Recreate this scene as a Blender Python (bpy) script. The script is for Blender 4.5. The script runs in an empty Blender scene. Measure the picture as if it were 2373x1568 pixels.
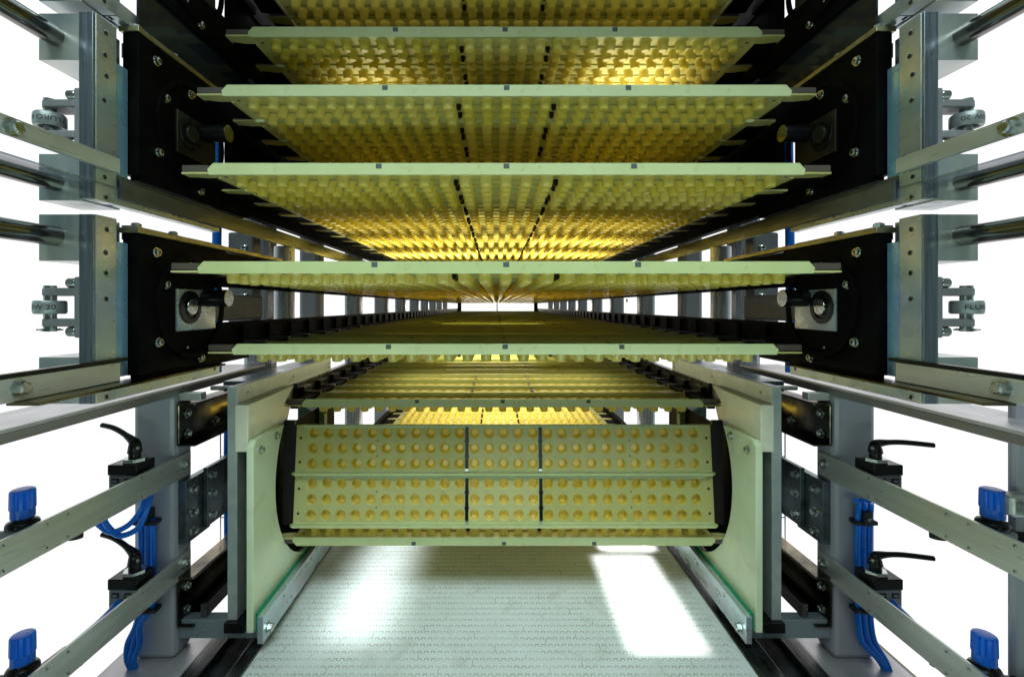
import bpy, bmesh, math, random
from mathutils import Vector, Matrix
random.seed(7)
scene = bpy.context.scene
COL = scene.collection
P = 0.06            # one cup pitch in metres; all drawing below is in pitches
H = 24.3            # height of the lens above the hall floor, in pitches
C = 0.48            # x of the machine's centre line, in pitches
F = 1100.0

# ------------------------------------------------------------------ camera
cam = bpy.data.cameras.new('camera'); cam_o = bpy.data.objects.new('camera', cam); COL.objects.link(cam_o)
cam_o.location = (0, 0, H * P); cam_o.rotation_euler = (math.radians(90), 0, 0)
cam.sensor_fit = 'HORIZONTAL'; cam.sensor_width = 36; cam.lens = 36 * F / 2372
cam.shift_x = 36 / 2372; cam.shift_y = -75 / 2372
cam.clip_start = 0.02; cam.clip_end = 200
scene.camera = cam_o

# ------------------------------------------------------------------ world and lamps
w = bpy.data.worlds.new('World'); scene.world = w; w.use_nodes = True
nt = w.node_tree; nt.nodes.clear()
tc = nt.nodes.new('ShaderNodeTexCoord'); sep = nt.nodes.new('ShaderNodeSeparateXYZ')
ramp = nt.nodes.new('ShaderNodeValToRGB'); mr = nt.nodes.new('ShaderNodeMapRange')
bg = nt.nodes.new('ShaderNodeBackground'); out = nt.nodes.new('ShaderNodeOutputWorld')
nt.links.new(tc.outputs['Generated'], sep.inputs[0]); nt.links.new(sep.outputs['Y'], mr.inputs['Value'])
mr.inputs['From Min'].default_value = -1; mr.inputs['From Max'].default_value = 1
nt.links.new(mr.outputs[0], ramp.inputs[0]); 
dz_ = nt.nodes.new('ShaderNodeMapRange'); dz_.inputs['From Min'].default_value = 0.1; dz_.inputs['From Max'].default_value = 0.6; nt.links.new(sep.outputs['Z'], dz_.inputs['Value'])
dy_ = nt.nodes.new('ShaderNodeMapRange'); dy_.inputs['From Min'].default_value = 0.5; dy_.inputs['From Max'].default_value = 0.2; nt.links.new(sep.outputs['Y'], dy_.inputs['Value'])
mu_ = nt.nodes.new('ShaderNodeMath'); mu_.operation = 'MULTIPLY'; nt.links.new(dz_.outputs[0], mu_.inputs[0]); nt.links.new(dy_.outputs[0], mu_.inputs[1])
mx_ = nt.nodes.new('ShaderNodeMixRGB'); nt.links.new(mu_.outputs[0], mx_.inputs[0]); nt.links.new(ramp.outputs[0], mx_.inputs[1]); mx_.inputs[2].default_value = (0.09, 0.11, 0.11, 1)
nt.links.new(mx_.outputs[0], bg.inputs[0]); nt.links.new(bg.outputs[0], out.inputs[0])
e = ramp.color_ramp.elements
e[0].position = 0.38; e[0].color = (0.34, 0.46, 0.41, 1)
e[1].position = 0.70; e[1].color = (1, 1, 1, 1)
e[0].position = 0.0; e[0].color = (0.045, 0.055, 0.05, 1)
q_ = e.new(0.13); q_.color = (0.07, 0.09, 0.08, 1)
q_ = e.new(0.27); q_.color = (0.34, 0.47, 0.42, 1)
m_ = e.new(0.55); m_.color = (0.52, 0.65, 0.70, 1)
bg.inputs['Strength'].default_value = 1.12

def area(name, loc, to, sx, sy, power, color, spread=180):
    l = bpy.data.lights.new(name, 'AREA'); l.shape = 'RECTANGLE'; l.size = sx * P; l.size_y = sy * P
    l.energy = power; l.color = color; l.spread = math.radians(spread)
    o = bpy.data.objects.new(name, l); COL.objects.link(o)
    a = Vector(loc) * P; b = Vector(to) * P; a.z += H * P; b.z += H * P
    o.location = a; o.rotation_euler = (b - a).to_track_quat('-Z', 'Y').to_euler()
    return o
WARM = (1.0, 0.90, 0.55)
area('front_softbox', (C, 2, 24), (C, 31, -15), 50, 14, 15, (0.80, 1.0, 0.99), 66)
area('front_softbox', (C, -4, -13), (C, 30, 8), 44, 5, 5.5, (0.72, 1.0, 0.84), 110)
area('far_fill', (C, 193, -0.1), (C, 100, -0.6), 29, 3.4, 9, (1, 0.93, 0.72))  # added light in the far opening, brightens the trays from behind
for y_, p_ in ((36, 2.6), (45, 8), (56, 14), (72, 17), (100, 20)):
    area('deck_fill', (C - 1, y_, 2.25), (C - 1, y_ - 1.5, 9), 25, 4.5, p_, WARM, 84)  # added hidden fills shining up so the cups glow
area('deck_fill', (C + 8.5, 32, 11.9), (C + 8.0, 30, 19), 5, 5, 1.3, WARM, 120)  # added hidden fill for the glow under the upper deck
area('deck_fill', (C - 9.0, 33, 12.0), (C - 7, 31, 19), 4, 5, 0.6, WARM, 120)
area('loop_fill', (C - 1, 62, -3.6), (C - 1, 60, -9), 12, 10, 12, WARM)  # added hidden fill, warms the trays on top of the low loop
area('loop_fill', (C, 43, -3.5), (C, 42, -9), 20, 12, 4.5, WARM, 140)
area('loop_fill', (C, 40, -11.2), (C, 36, -16), 22, 5, 1.6, WARM)  # added inside the loop to light the domes and backlight the cups
area('loop_fill', (C, 70, -8.4), (C, 70, -16), 22, 24, 22, (1, 0.88, 0.55))
area('far_fill', (C, 120, -2.6), (C, 120, 2), 10, 60, 5, WARM)  # added hidden fill for the underside of the first run
area('belt_patch_fill', (C + 9.8, 33.6, -16.45), (C + 9.8, 33.6, -20.5), 4.6, 11, 1.4, (1, 1, 0.97), 22)  # added hidden fill that throws the right bright patch on the belt
area('belt_patch_fill', (C + 10.6, 42.0, -16.45), (C + 10.6, 42.0, -20.5), 4.3, 4.2, 1.0, (1, 1, 0.97), 22)
area('belt_patch_fill', (C - 9.4, 34.6, -16.45), (C - 9.4, 34.6, -20.5), 3.8, 11, 0.7, (0.92, 1, 1), 70)  # added hidden fill for the softer left patch on the belt
area('belt_patch_fill', (C - 9.0, 42.5, -16.45), (C - 9.0, 42.5, -20.5), 4.0, 4, 0.28, (0.92, 1, 1), 60)

scene.view_settings.view_transform = 'Standard'; scene.view_settings.look = 'None'
scene.view_settings.exposure = 0; scene.view_settings.gamma = 1
try: scene.view_settings.use_curve_mapping = False
except Exception: pass
cy = scene.cycles
cy.max_bounces = 9; cy.diffuse_bounces = 5; cy.glossy_bounces = 4; cy.transmission_bounces = 5; cy.transparent_max_bounces = 8
cy.use_denoising = True; cy.sample_clamp_indirect = 6; cy.caustics_reflective = False; cy.caustics_refractive = False

# ------------------------------------------------------------------ materials
def mat(name, col, rough=0.5, metal=0.0, col2=None, scale=6.0, stretch=(1, 1, 1), bump=0.0, bscale=60.0, rvar=0.1,
        transl=0.0, tcol=None, coat=0.0, sss=0.0, detail=5.0, ior=1.45, contrast=(0.35, 0.65), alpha=None):
    m = bpy.data.materials.new(name); m.use_nodes = True
    n = m.node_tree.nodes; L = m.node_tree.links; b = n['Principled BSDF']
    b.inputs['Metallic'].default_value = metal; b.inputs['IOR'].default_value = ior
    b.inputs['Coat Weight'].default_value = coat
    tcn = n.new('ShaderNodeTexCoord'); mp = n.new('ShaderNodeMapping'); mp.inputs['Scale'].default_value = stretch
    L.new(tcn.outputs['Object'], mp.inputs[0])
    nz = n.new('ShaderNodeTexNoise'); nz.inputs['Scale'].default_value = scale; nz.inputs['Detail'].default_value = detail
    L.new(mp.outputs[0], nz.inputs['Vector'])
    r = n.new('ShaderNodeValToRGB'); r.color_ramp.elements[0].position = contrast[0]; r.color_ramp.elements[1].position = contrast[1]
    c2 = col2 or tuple(c * 0.88 for c in col)
    r.color_ramp.elements[0].color = (*c2, 1); r.color_ramp.elements[1].color = (*col, 1)
    L.new(nz.outputs['Fac'], r.inputs[0]); L.new(r.outputs[0], b.inputs['Base Color'])
    nz2 = n.new('ShaderNodeTexNoise'); nz2.inputs['Scale'].default_value = scale * 2.7; nz2.inputs['Detail'].default_value = 6
    L.new(mp.outputs[0], nz2.inputs['Vector'])
    mm = n.new('ShaderNodeMapRange'); mm.inputs['From Min'].default_value = 0.3; mm.inputs['From Max'].default_value = 0.7
    mm.inputs['To Min'].default_value = max(0.02, rough - rvar); mm.inputs['To Max'].default_value = min(1, rough + rvar)
    L.new(nz2.outputs['Fac'], mm.inputs['Value']); L.new(mm.outputs[0], b.inputs['Roughness'])
    if bump:
        nb = n.new('ShaderNodeTexNoise'); nb.inputs['Scale'].default_value = bscale; nb.inputs['Detail'].default_value = 4
        L.new(mp.outputs[0], nb.inputs['Vector'])
        bp = n.new('ShaderNodeBump'); bp.inputs['Strength'].default_value = bump; bp.inputs['Distance'].default_value = 0.002
        L.new(nb.outputs['Fac'], bp.inputs['Height']); L.new(bp.outputs[0], b.inputs['Normal'])
    if sss:
        b.inputs['Subsurface Weight'].default_value = sss; b.inputs['Subsurface Radius'].default_value = (0.03, 0.025, 0.015)
        b.inputs['Subsurface Scale'].default_value = 0.5
    o = n['Material Output']
    if transl:
        t = n.new('ShaderNodeBsdfTranslucent'); t.inputs[0].default_value = (*(tcol or col), 1)
        mx = n.new('ShaderNodeMixShader'); mx.inputs[0].default_value = transl
        L.new(b.outputs[0], mx.inputs[1]); L.new(t.outputs[0], mx.inputs[2]); L.new(mx.outputs[0], o.inputs['Surface'])
    if alpha is not None:
        t = n.new('ShaderNodeBsdfTransparent'); t.inputs[0].default_value = (0.86, 0.9, 0.95, 1)
        mx = n.new('ShaderNodeMixShader'); mx.inputs[0].default_value = alpha
        L.new(t.outputs[0], mx.inputs[1]); L.new(b.outputs[0], mx.inputs[2]); L.new(mx.outputs[0], o.inputs['Surface'])
    return m

M = {}
M['tray'] = mat('cream_tray_plastic_shaded', (0.50, 0.49, 0.215), 0.36, col2=(0.47, 0.455, 0.19), scale=9, rvar=0.06, transl=0.06, tcol=(0.80, 0.64, 0.14), bump=0.04, bscale=25)  # plate darkened in colour as if shaded between the cups
M['cup'] = mat('thin_cup_plastic_glow', (0.78, 0.67, 0.17), 0.24, col2=(0.75, 0.63, 0.15), scale=9, rvar=0.05, transl=0.24, tcol=(0.85, 0.70, 0.10), coat=0.4)  # bounced yellow light and lit cup bottoms are put into this colour
M['lip'] = mat('cream_flange_plastic', (0.58, 0.64, 0.34), 0.38, col2=(0.54, 0.59, 0.30), scale=7, rvar=0.06, transl=0.12, tcol=(0.6, 0.55, 0.2), bump=0.03)
M['white'] = mat('white_guide_plastic', (0.80, 0.80, 0.66), 0.42, col2=(0.76, 0.75, 0.57), scale=5, sss=0.35, bump=0.03, bscale=30)
M['whiteg'] = mat('guide_plastic_green_lit', (0.70, 0.80, 0.58), 0.40, col2=(0.66, 0.74, 0.50), scale=4, sss=0.35, bump=0.03, bscale=30)  # white guide plastic with the greenish front light put into its colour
M['rodend'] = mat('grey_steel_ring', (0.36, 0.40, 0.40), 0.38, 0.4, scale=12)
M['black'] = mat('black_plate', (0.004, 0.004, 0.0042), 0.5, col2=(0.002, 0.002, 0.002), scale=12, bump=0.05, bscale=80, rvar=0.08, ior=1.1)
M['blackgl'] = mat('black_gloss_plastic', (0.006, 0.006, 0.0065), 0.26, scale=12, rvar=0.05, ior=1.36)
M['rubber'] = mat('black_rubber', (0.02, 0.02, 0.022), 0.6, scale=20)
M['alu'] = mat('brushed_aluminium', (0.62, 0.64, 0.60), 0.36, 0.65, col2=(0.52, 0.54, 0.51), scale=5, stretch=(8, 0.6, 8), bump=0.05, bscale=120)
M['alud'] = mat('milled_steel_edge', (0.34, 0.40, 0.46), 0.26, 0.9, col2=(0.17, 0.21, 0.26), scale=8, stretch=(14, 14, 0.25), rvar=0.08)
M['zinc'] = mat('zinc_plated_steel', (0.62, 0.62, 0.54), 0.30, 0.65, col2=(0.28, 0.38, 0.45), scale=6, detail=9, bump=0.05, bscale=220, contrast=(0.3, 0.7))
M['zincb'] = mat('blue_zinc_plate', (0.30, 0.50, 0.66), 0.26, 0.5, col2=(0.16, 0.34, 0.52), scale=6, detail=8, bump=0.03, bscale=200, contrast=(0.25, 0.75))
M['galv'] = mat('galvanised_plate', (0.54, 0.59, 0.57), 0.42, 0.65, col2=(0.44, 0.50, 0.50), scale=22, detail=9, bump=0.05, bscale=160)
M['irid'] = mat('passivated_steel_bar', (0.50, 0.62, 0.66), 0.32, 0.65, col2=(0.56, 0.46, 0.52), scale=7, detail=7, stretch=(1, 0.5, 2), contrast=(0.3, 0.55))
M['brass'] = mat('yellow_passivated_strip', (0.42, 0.40, 0.24), 0.45, 1.0, col2=(0.32, 0.30, 0.16), scale=20, bump=0.05)
M['dsteel'] = mat('dark_steel_gold_reflections', (0.30, 0.26, 0.17), 0.16, 1.0, col2=(0.03, 0.03, 0.028), scale=3.5, bump=0.12, bscale=9, contrast=(0.45, 0.62))  # gold blotches imitate yellow reflections, painted into the noise colour
M['dchan'] = mat('dark_steel_channel', (0.16, 0.16, 0.16), 0.3, 1.0, col2=(0.10, 0.10, 0.10), scale=9, stretch=(3, 0.5, 3))
M['steelb'] = mat('dark_blue_steel', (0.26, 0.31, 0.33), 0.3, 0.9, col2=(0.07, 0.09, 0.10), scale=5, detail=8, bump=0.02)
M['olive'] = mat('dark_olive_bearing_plate', (0.05, 0.05, 0.032), 0.4, 0.5, col2=(0.02, 0.02, 0.013), scale=9)  # near-black olive for the bearings of the middle and upper decks
M['webm'] = mat('beam_web_shaded', (0.30, 0.29, 0.28), 0.4, 0.5, col2=(0.22, 0.21, 0.20), scale=6, stretch=(2, 0.5, 2))  # darker copy of the beam steel, shade of the web painted in
M['post'] = mat('pale_lilac_post_paint', (0.52, 0.51, 0.58), 0.35, scale=3)
M['cool'] = mat('cool_grey_rail', (0.24, 0.26, 0.31), 0.18, 0.75, col2=(0.14, 0.15, 0.18), scale=4, stretch=(4, 0.5, 4))
M['crossm'] = mat('blue_grey_steel', (0.34, 0.40, 0.44), 0.35, 0.6, col2=(0.26, 0.31, 0.35), scale=6, detail=8)
M['rod'] = mat('polished_steel_rod', (0.19, 0.18, 0.17), 0.16, 1.0, col2=(0.14, 0.135, 0.13), scale=4, rvar=0.03)
M['bolt'] = mat('bright_zinc_bolt', (0.56, 0.60, 0.57), 0.24, 1.0, scale=30)
M['paint'] = mat('grey_painted_steel', (0.43, 0.43, 0.49), 0.36, col2=(0.39, 0.39, 0.45), scale=3, coat=0.1, bump=0.03, bscale=150)
M['cast'] = mat('grey_cast_aluminium', (0.27, 0.27, 0.285), 0.5, 0.3, scale=30, bump=0.25, bscale=260)
M['greyp'] = mat('grey_plastic', (0.26, 0.26, 0.27), 0.45, scale=15)
M['beam'] = mat('beam_steel_lit', (0.62, 0.60, 0.62), 0.36, 0.5, col2=(0.46, 0.44, 0.45), scale=5, stretch=(2, 0.6, 1), detail=8)  # paler copy of the beam steel, light on the top face painted in
M['blue'] = mat('blue_plastic', (0.004, 0.17, 0.88), 0.3, scale=14, col2=(0.003, 0.14, 0.78), rvar=0.05)
M['hose'] = mat('blue_hose', (0.003, 0.20, 0.90), 0.3, scale=14, rvar=0.05)
M['belt'] = mat('white_belt_modules', (0.76, 0.82, 0.84), 0.42, col2=(0.70, 0.75, 0.75), scale=3, bump=0.06, bscale=90, detail=8)
M['groove'] = mat('belt_hinge_gap', (0.24, 0.22, 0.18), 0.8, scale=9, col2=(0.56, 0.57, 0.54), detail=3)
M['green'] = mat('green_strip', (0.0, 0.28, 0.15), 0.4, scale=9)
M['brown'] = mat('dark_brown_bracket', (0.085, 0.070, 0.058), 0.4, scale=9)
M['shield'] = mat('dark_end_shield', (0.020, 0.017, 0.015), 0.5, scale=9)
M['notch'] = mat('notch_shadow_grey', (0.07, 0.08, 0.085), 0.6, scale=20)
M['beige'] = mat('beige_floor', (0.45, 0.38, 0.29), 0.5, scale=2, detail=8)
M['pc'] = mat('clear_guard_sheet', (0.32, 0.33, 0.38), 0.08, 0.55, scale=3, rvar=0.03, alpha=0.62)
M['pcd'] = mat('dark_guard_sheet', (0.012, 0.016, 0.022), 0.10, scale=3, rvar=0.04, col2=(0.02, 0.025, 0.032))
M['ink'] = mat('engraved_black_ink', (0.01, 0.01, 0.01), 0.6)
M['yellow'] = mat('yellow_sticker', (0.75, 0.6, 0.02), 0.5)
M['steelfar'] = mat('stainless_post', (0.55, 0.55, 0.58), 0.28, 0.7, scale=5, stretch=(6, 6, 0.4))

for nm in ('tray', 'cup', 'lip'):      # every tray has aged a little differently
    n = M[nm].node_tree.nodes; L = M[nm].node_tree.links; b = n['Principled BSDF']
    src = b.inputs['Base Color'].links[0].from_socket
    oi = n.new('ShaderNodeObjectInfo'); hs = n.new('ShaderNodeHueSaturation'); v = n.new('ShaderNodeMapRange'); sa = n.new('ShaderNodeMapRange')
    v.inputs['To Min'].default_value = 0.84; v.inputs['To Max'].default_value = 1.06; sa.inputs['To Min'].default_value = 1.12; sa.inputs['To Max'].default_value = 0.92
    L.new(oi.outputs['Random'], v.inputs['Value']); L.new(oi.outputs['Random'], sa.inputs['Value'])
    L.new(v.outputs[0], hs.inputs['Value']); L.new(sa.outputs[0], hs.inputs['Saturation']); L.new(src, hs.inputs['Color'])
    st = n.new('ShaderNodeTexNoise'); st.inputs['Scale'].default_value = 34; st.inputs['Detail'].default_value = 8
    tcn = [q for q in n if q.type == 'TEX_COORD'][0]; L.new(tcn.outputs['Object'], st.inputs['Vector'])
    sr = n.new('ShaderNodeValToRGB'); sr.color_ramp.elements[0].position = 0.60; sr.color_ramp.elements[0].color = (0, 0, 0, 1); sr.color_ramp.elements[1].position = 0.78; sr.color_ramp.elements[1].color = (0.5, 0.5, 0.5, 1)
    L.new(st.outputs['Fac'], sr.inputs[0])
    mx = n.new('ShaderNodeMixRGB'); mx.inputs[2].default_value = (0.34, 0.27, 0.10, 1); L.new(sr.outputs[0], mx.inputs[0]); L.new(hs.outputs[0], mx.inputs[1]); L.new(mx.outputs[0], b.inputs['Base Color'])
for nm, dirt in (('white', (0.46, 0.36, 0.22, 1)), ('whiteg', (0.46, 0.40, 0.24, 1)), ('belt', (0.42, 0.37, 0.28, 1)), ('paint', (0.20, 0.20, 0.21, 1)), ('blue', (0.01, 0.06, 0.22, 1)), ('hose', (0.02, 0.10, 0.40, 1))):   # handling marks and stains
    n = M[nm].node_tree.nodes; L = M[nm].node_tree.links; b = n['Principled BSDF']
    src = b.inputs['Base Color'].links[0].from_socket
    st = n.new('ShaderNodeTexNoise'); st.inputs['Scale'].default_value = 7; st.inputs['Detail'].default_value = 12; st.inputs['Roughness'].default_value = 0.65; st.inputs['Distortion'].default_value = 0.6
    tcn = [q for q in n if q.type == 'TEX_COORD'][0]; L.new(tcn.outputs['Object'], st.inputs['Vector'])
    sr = n.new('ShaderNodeValToRGB'); sr.color_ramp.elements[0].position = 0.55; sr.color_ramp.elements[0].color = (0, 0, 0, 1); sr.color_ramp.elements[1].position = 0.75; sr.color_ramp.elements[1].color = (0.45, 0.45, 0.45, 1)
    L.new(st.outputs['Fac'], sr.inputs[0])
    mx = n.new('ShaderNodeMixRGB'); mx.inputs[2].default_value = dirt; L.new(sr.outputs[0], mx.inputs[0]); L.new(src, mx.inputs[1]); L.new(mx.outputs[0], b.inputs['Base Color'])

# ------------------------------------------------------------------ mesh helpers (pitches in, metres out)
class MB:
    def __init__(s): s.v = []; s.f = []; s.m = []; s.sm = []
    def add(s, vs, fs, mi=0, smooth=False):
        b = len(s.v); s.v += [tuple(q) for q in vs]
        for f in fs: s.f.append([i + b for i in f]); s.m.append(mi); s.sm.append(smooth)
        return s
    def box(s, x0, x1, y0, y1, z0, z1, mi=0):
        return s.add([(x0, y0, z0), (x1, y0, z0), (x1, y1, z0), (x0, y1, z0), (x0, y0, z1), (x1, y0, z1), (x1, y1, z1), (x0, y1, z1)],
              [(0, 3, 2, 1), (4, 5, 6, 7), (0, 1, 5, 4), (1, 2, 6, 5), (2, 3, 7, 6), (3, 0, 4, 7)], mi)
    def cyl(s, a, b, r0, r1=None, n=20, mi=0, caps=True, smooth=True, rot=0.0):
        r1 = r0 if r1 is None else r1
        a = Vector(a); b = Vector(b); d = (b - a).normalized()
        t = Vector((0, 0, 1)) if abs(d.z) < 0.9 else Vector((0, 1, 0))
        u = d.cross(t).normalized(); v = d.cross(u)
        ring = lambda c, r: [c + u * (math.cos(rot + 2 * math.pi * i / n) * r) + v * (math.sin(rot + 2 * math.pi * i / n) * r) for i in range(n)]
        s.add(ring(a, r0) + ring(b, r1), [(i, (i + 1) % n, n + (i + 1) % n, n + i) for i in range(n)], mi, smooth)
        if caps:
            s.add(ring(a, r0), [list(range(n))[::-1]], mi); s.add(ring(b, r1), [list(range(n))], mi)
        return s
    def prism(s, poly, axis, lo, hi, mi=0):
        # poly of 2-tuples; axis 'x': (y,z)   'y': (x,z)   'z': (x,y)
        n = len(poly)
        def q(a, b, t): return {'x': (t, a, b), 'y': (a, t, b), 'z': (a, b, t)}[axis]
        vs = [q(a, b, lo) for a, b in poly] + [q(a, b, hi) for a, b in poly]
        return s.add(vs, [list(range(n))[::-1], list(range(n, 2 * n))] + [(i, (i + 1) % n, n + (i + 1) % n, n + i) for i in range(n)], mi)
    def lathe(s, c, prof, n=24, mi=0, axis='z'):
        vs = []; fs = []
        for r, h in prof:
            for i in range(n):
                a = 2 * math.pi * i / n; x = r * math.cos(a); y = r * math.sin(a)
                vs.append({'z': (c[0] + x, c[1] + y, c[2] + h), 'x': (c[0] + h, c[1] + x, c[2] + y)}[axis])
        for k in range(len(prof) - 1):
            for i in range(n): fs.append((k * n + i, k * n + (i + 1) % n, (k + 1) * n + (i + 1) % n, (k + 1) * n + i))
        s.add(vs, fs, mi, True)
        return s
    def tube(s, pts, r, n=10, mi=0, rs=None):
        pts = [Vector(q) for q in pts]; rings = []; N = len(pts); u = None
        for i, q in enumerate(pts):
            d = (pts[min(i + 1, N - 1)] - pts[max(i - 1, 0)]).normalized()
            if u is None:
                t = Vector((0, 0, 1)) if abs(d.z) < 0.9 else Vector((1, 0, 0)); u = d.cross(t).normalized()
            else: u = (u - d * u.dot(d)).normalized()
            v = d.cross(u); rr = rs[i] if rs else r
            rings += [q + u * math.cos(2 * math.pi * k / n) * rr + v * math.sin(2 * math.pi * k / n) * rr for k in range(n)]
        s.add(rings, [(i * n + k, i * n + (k + 1) % n, (i + 1) * n + (k + 1) % n, (i + 1) * n + k) for i in range(N - 1) for k in range(n)], mi, True)
        s.add(rings[:n], [list(range(n))[::-1]], mi); s.add(rings[-n:], [list(range(n))], mi)
        return s
    def mesh(s, name, mats, org=(0, 0, 0), fix=True):
        me = bpy.data.meshes.new(name)
        me.from_pydata([((x - org[0]) * P, (y - org[1]) * P, (z - org[2]) * P) for x, y, z in s.v], [], s.f)
        for mm in mats: me.materials.append(mm)
        me.polygons.foreach_set('material_index', s.m); me.polygons.foreach_set('use_smooth', s.sm)
        if fix:
            b = bmesh.new(); b.from_mesh(me); bmesh.ops.remove_doubles(b, verts=b.verts, dist=1e-6)
            bmesh.ops.recalc_face_normals(b, faces=b.faces)
            for ed in b.edges:
                if len(ed.link_faces) == 2 and ed.calc_face_angle(0) > math.radians(38): ed.smooth = False
            b.to_mesh(me); b.free()
        me.update(); return me
    def build(s, name, m, parent=None, bev=0.0, label=None):
        mats = m if isinstance(m, list) else [m]
        if parent is not None: org = ORG[parent.name]
        else:
            xs, ys, zs = zip(*s.v); org = ((min(xs) + max(xs)) / 2, (min(ys) + max(ys)) / 2, min(zs))
        o = bpy.data.objects.new(name, s.mesh(name, mats, org)); COL.objects.link(o)
        if parent is not None: o.parent = parent; ORG[o.name] = org
        else: o.location = (org[0] * P, org[1] * P, (org[2] + H) * P); ORG[o.name] = org
        if bev:
            mo = o.modifiers.new('Bevel', 'BEVEL'); mo.width = bev * P; mo.segments = 2; mo.limit_method = 'ANGLE'; mo.angle_limit = math.radians(40)
        if label: o['label'] = label
        return o
ORG = {}
def tag(o, label, cat, group=None, kind=None):
    o['label'] = label; o['category'] = cat
    if group: o['group'] = group
    if kind: o['kind'] = kind
    return o
def thing(name, org, label, cat, group=None):
    o = bpy.data.objects.new(name, None); COL.objects.link(o); o.empty_display_size = 0.05
    o.location = (org[0] * P, org[1] * P, (org[2] + H) * P); ORG[o.name] = org
    return tag(o, label, cat, group)
def smooth_path(pts, n=8):
    pts = [Vector(q) for q in pts]; res = []
    for i in range(len(pts) - 1):
        p0 = pts[max(i - 1, 0)]; p1 = pts[i]; p2 = pts[i + 1]; p3 = pts[min(i + 2, len(pts) - 1)]
        for k in range(n):
            t = k / n
            res.append(0.5 * ((2 * p1) + (p2 - p0) * t + (2 * p0 - 5 * p1 + 4 * p2 - p3) * t * t + (3 * p1 - p0 - 3 * p2 + p3) * t ** 3))
    res.append(pts[-1]); return res
def hexbolt(parent, pos, d, r=0.2, h=0.16, washer=True, name='bolt', m=None, cap=False):
    b = MB(); p = Vector(pos); d = Vector(d).normalized()
    if washer: b.cyl(p, p + d * 0.04, r * 1.28, n=20); p = p + d * 0.04
    if cap:
        b.cyl(p, p + d * h, r, n=18); b.cyl(p + d * h, p + d * (h + 0.03), r * 0.9, r * 0.55, n=18)
        b.cyl(p + d * (h + 0.031), p + d * (h + 0.034), r * 0.45, n=6, mi=1, smooth=False)
    else:
        b.cyl(p, p + d * h, r, n=6, smooth=False, rot=random.random()); b.cyl(p + d * h, p + d * (h + 0.04), r * 0.85, r * 0.62, n=18)
    return b.build(name, [m or M['bolt'], M['ink']], parent)
def hole(parent, pos, d, r):
    b = MB(); p = Vector(pos); d = Vector(d).normalized()
    b.cyl(p, p + d * 0.012, r, n=18, mi=1); b.cyl(p + d * 0.012, p + d * 0.02, r * 1.0, r * 0.82, n=18, mi=0, caps=False)
    return b.build('threaded_hole', [M['bolt'], M['ink']], parent)
SIDES = ((-1, 'left'), (1, 'right'))

# ================================================================== the large structure
fl = MB().box(23.2, 27.6, 12, 36.5, -24.35, -24.3).build('floor', M['beige']); fl['kind'] = 'structure'

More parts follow.
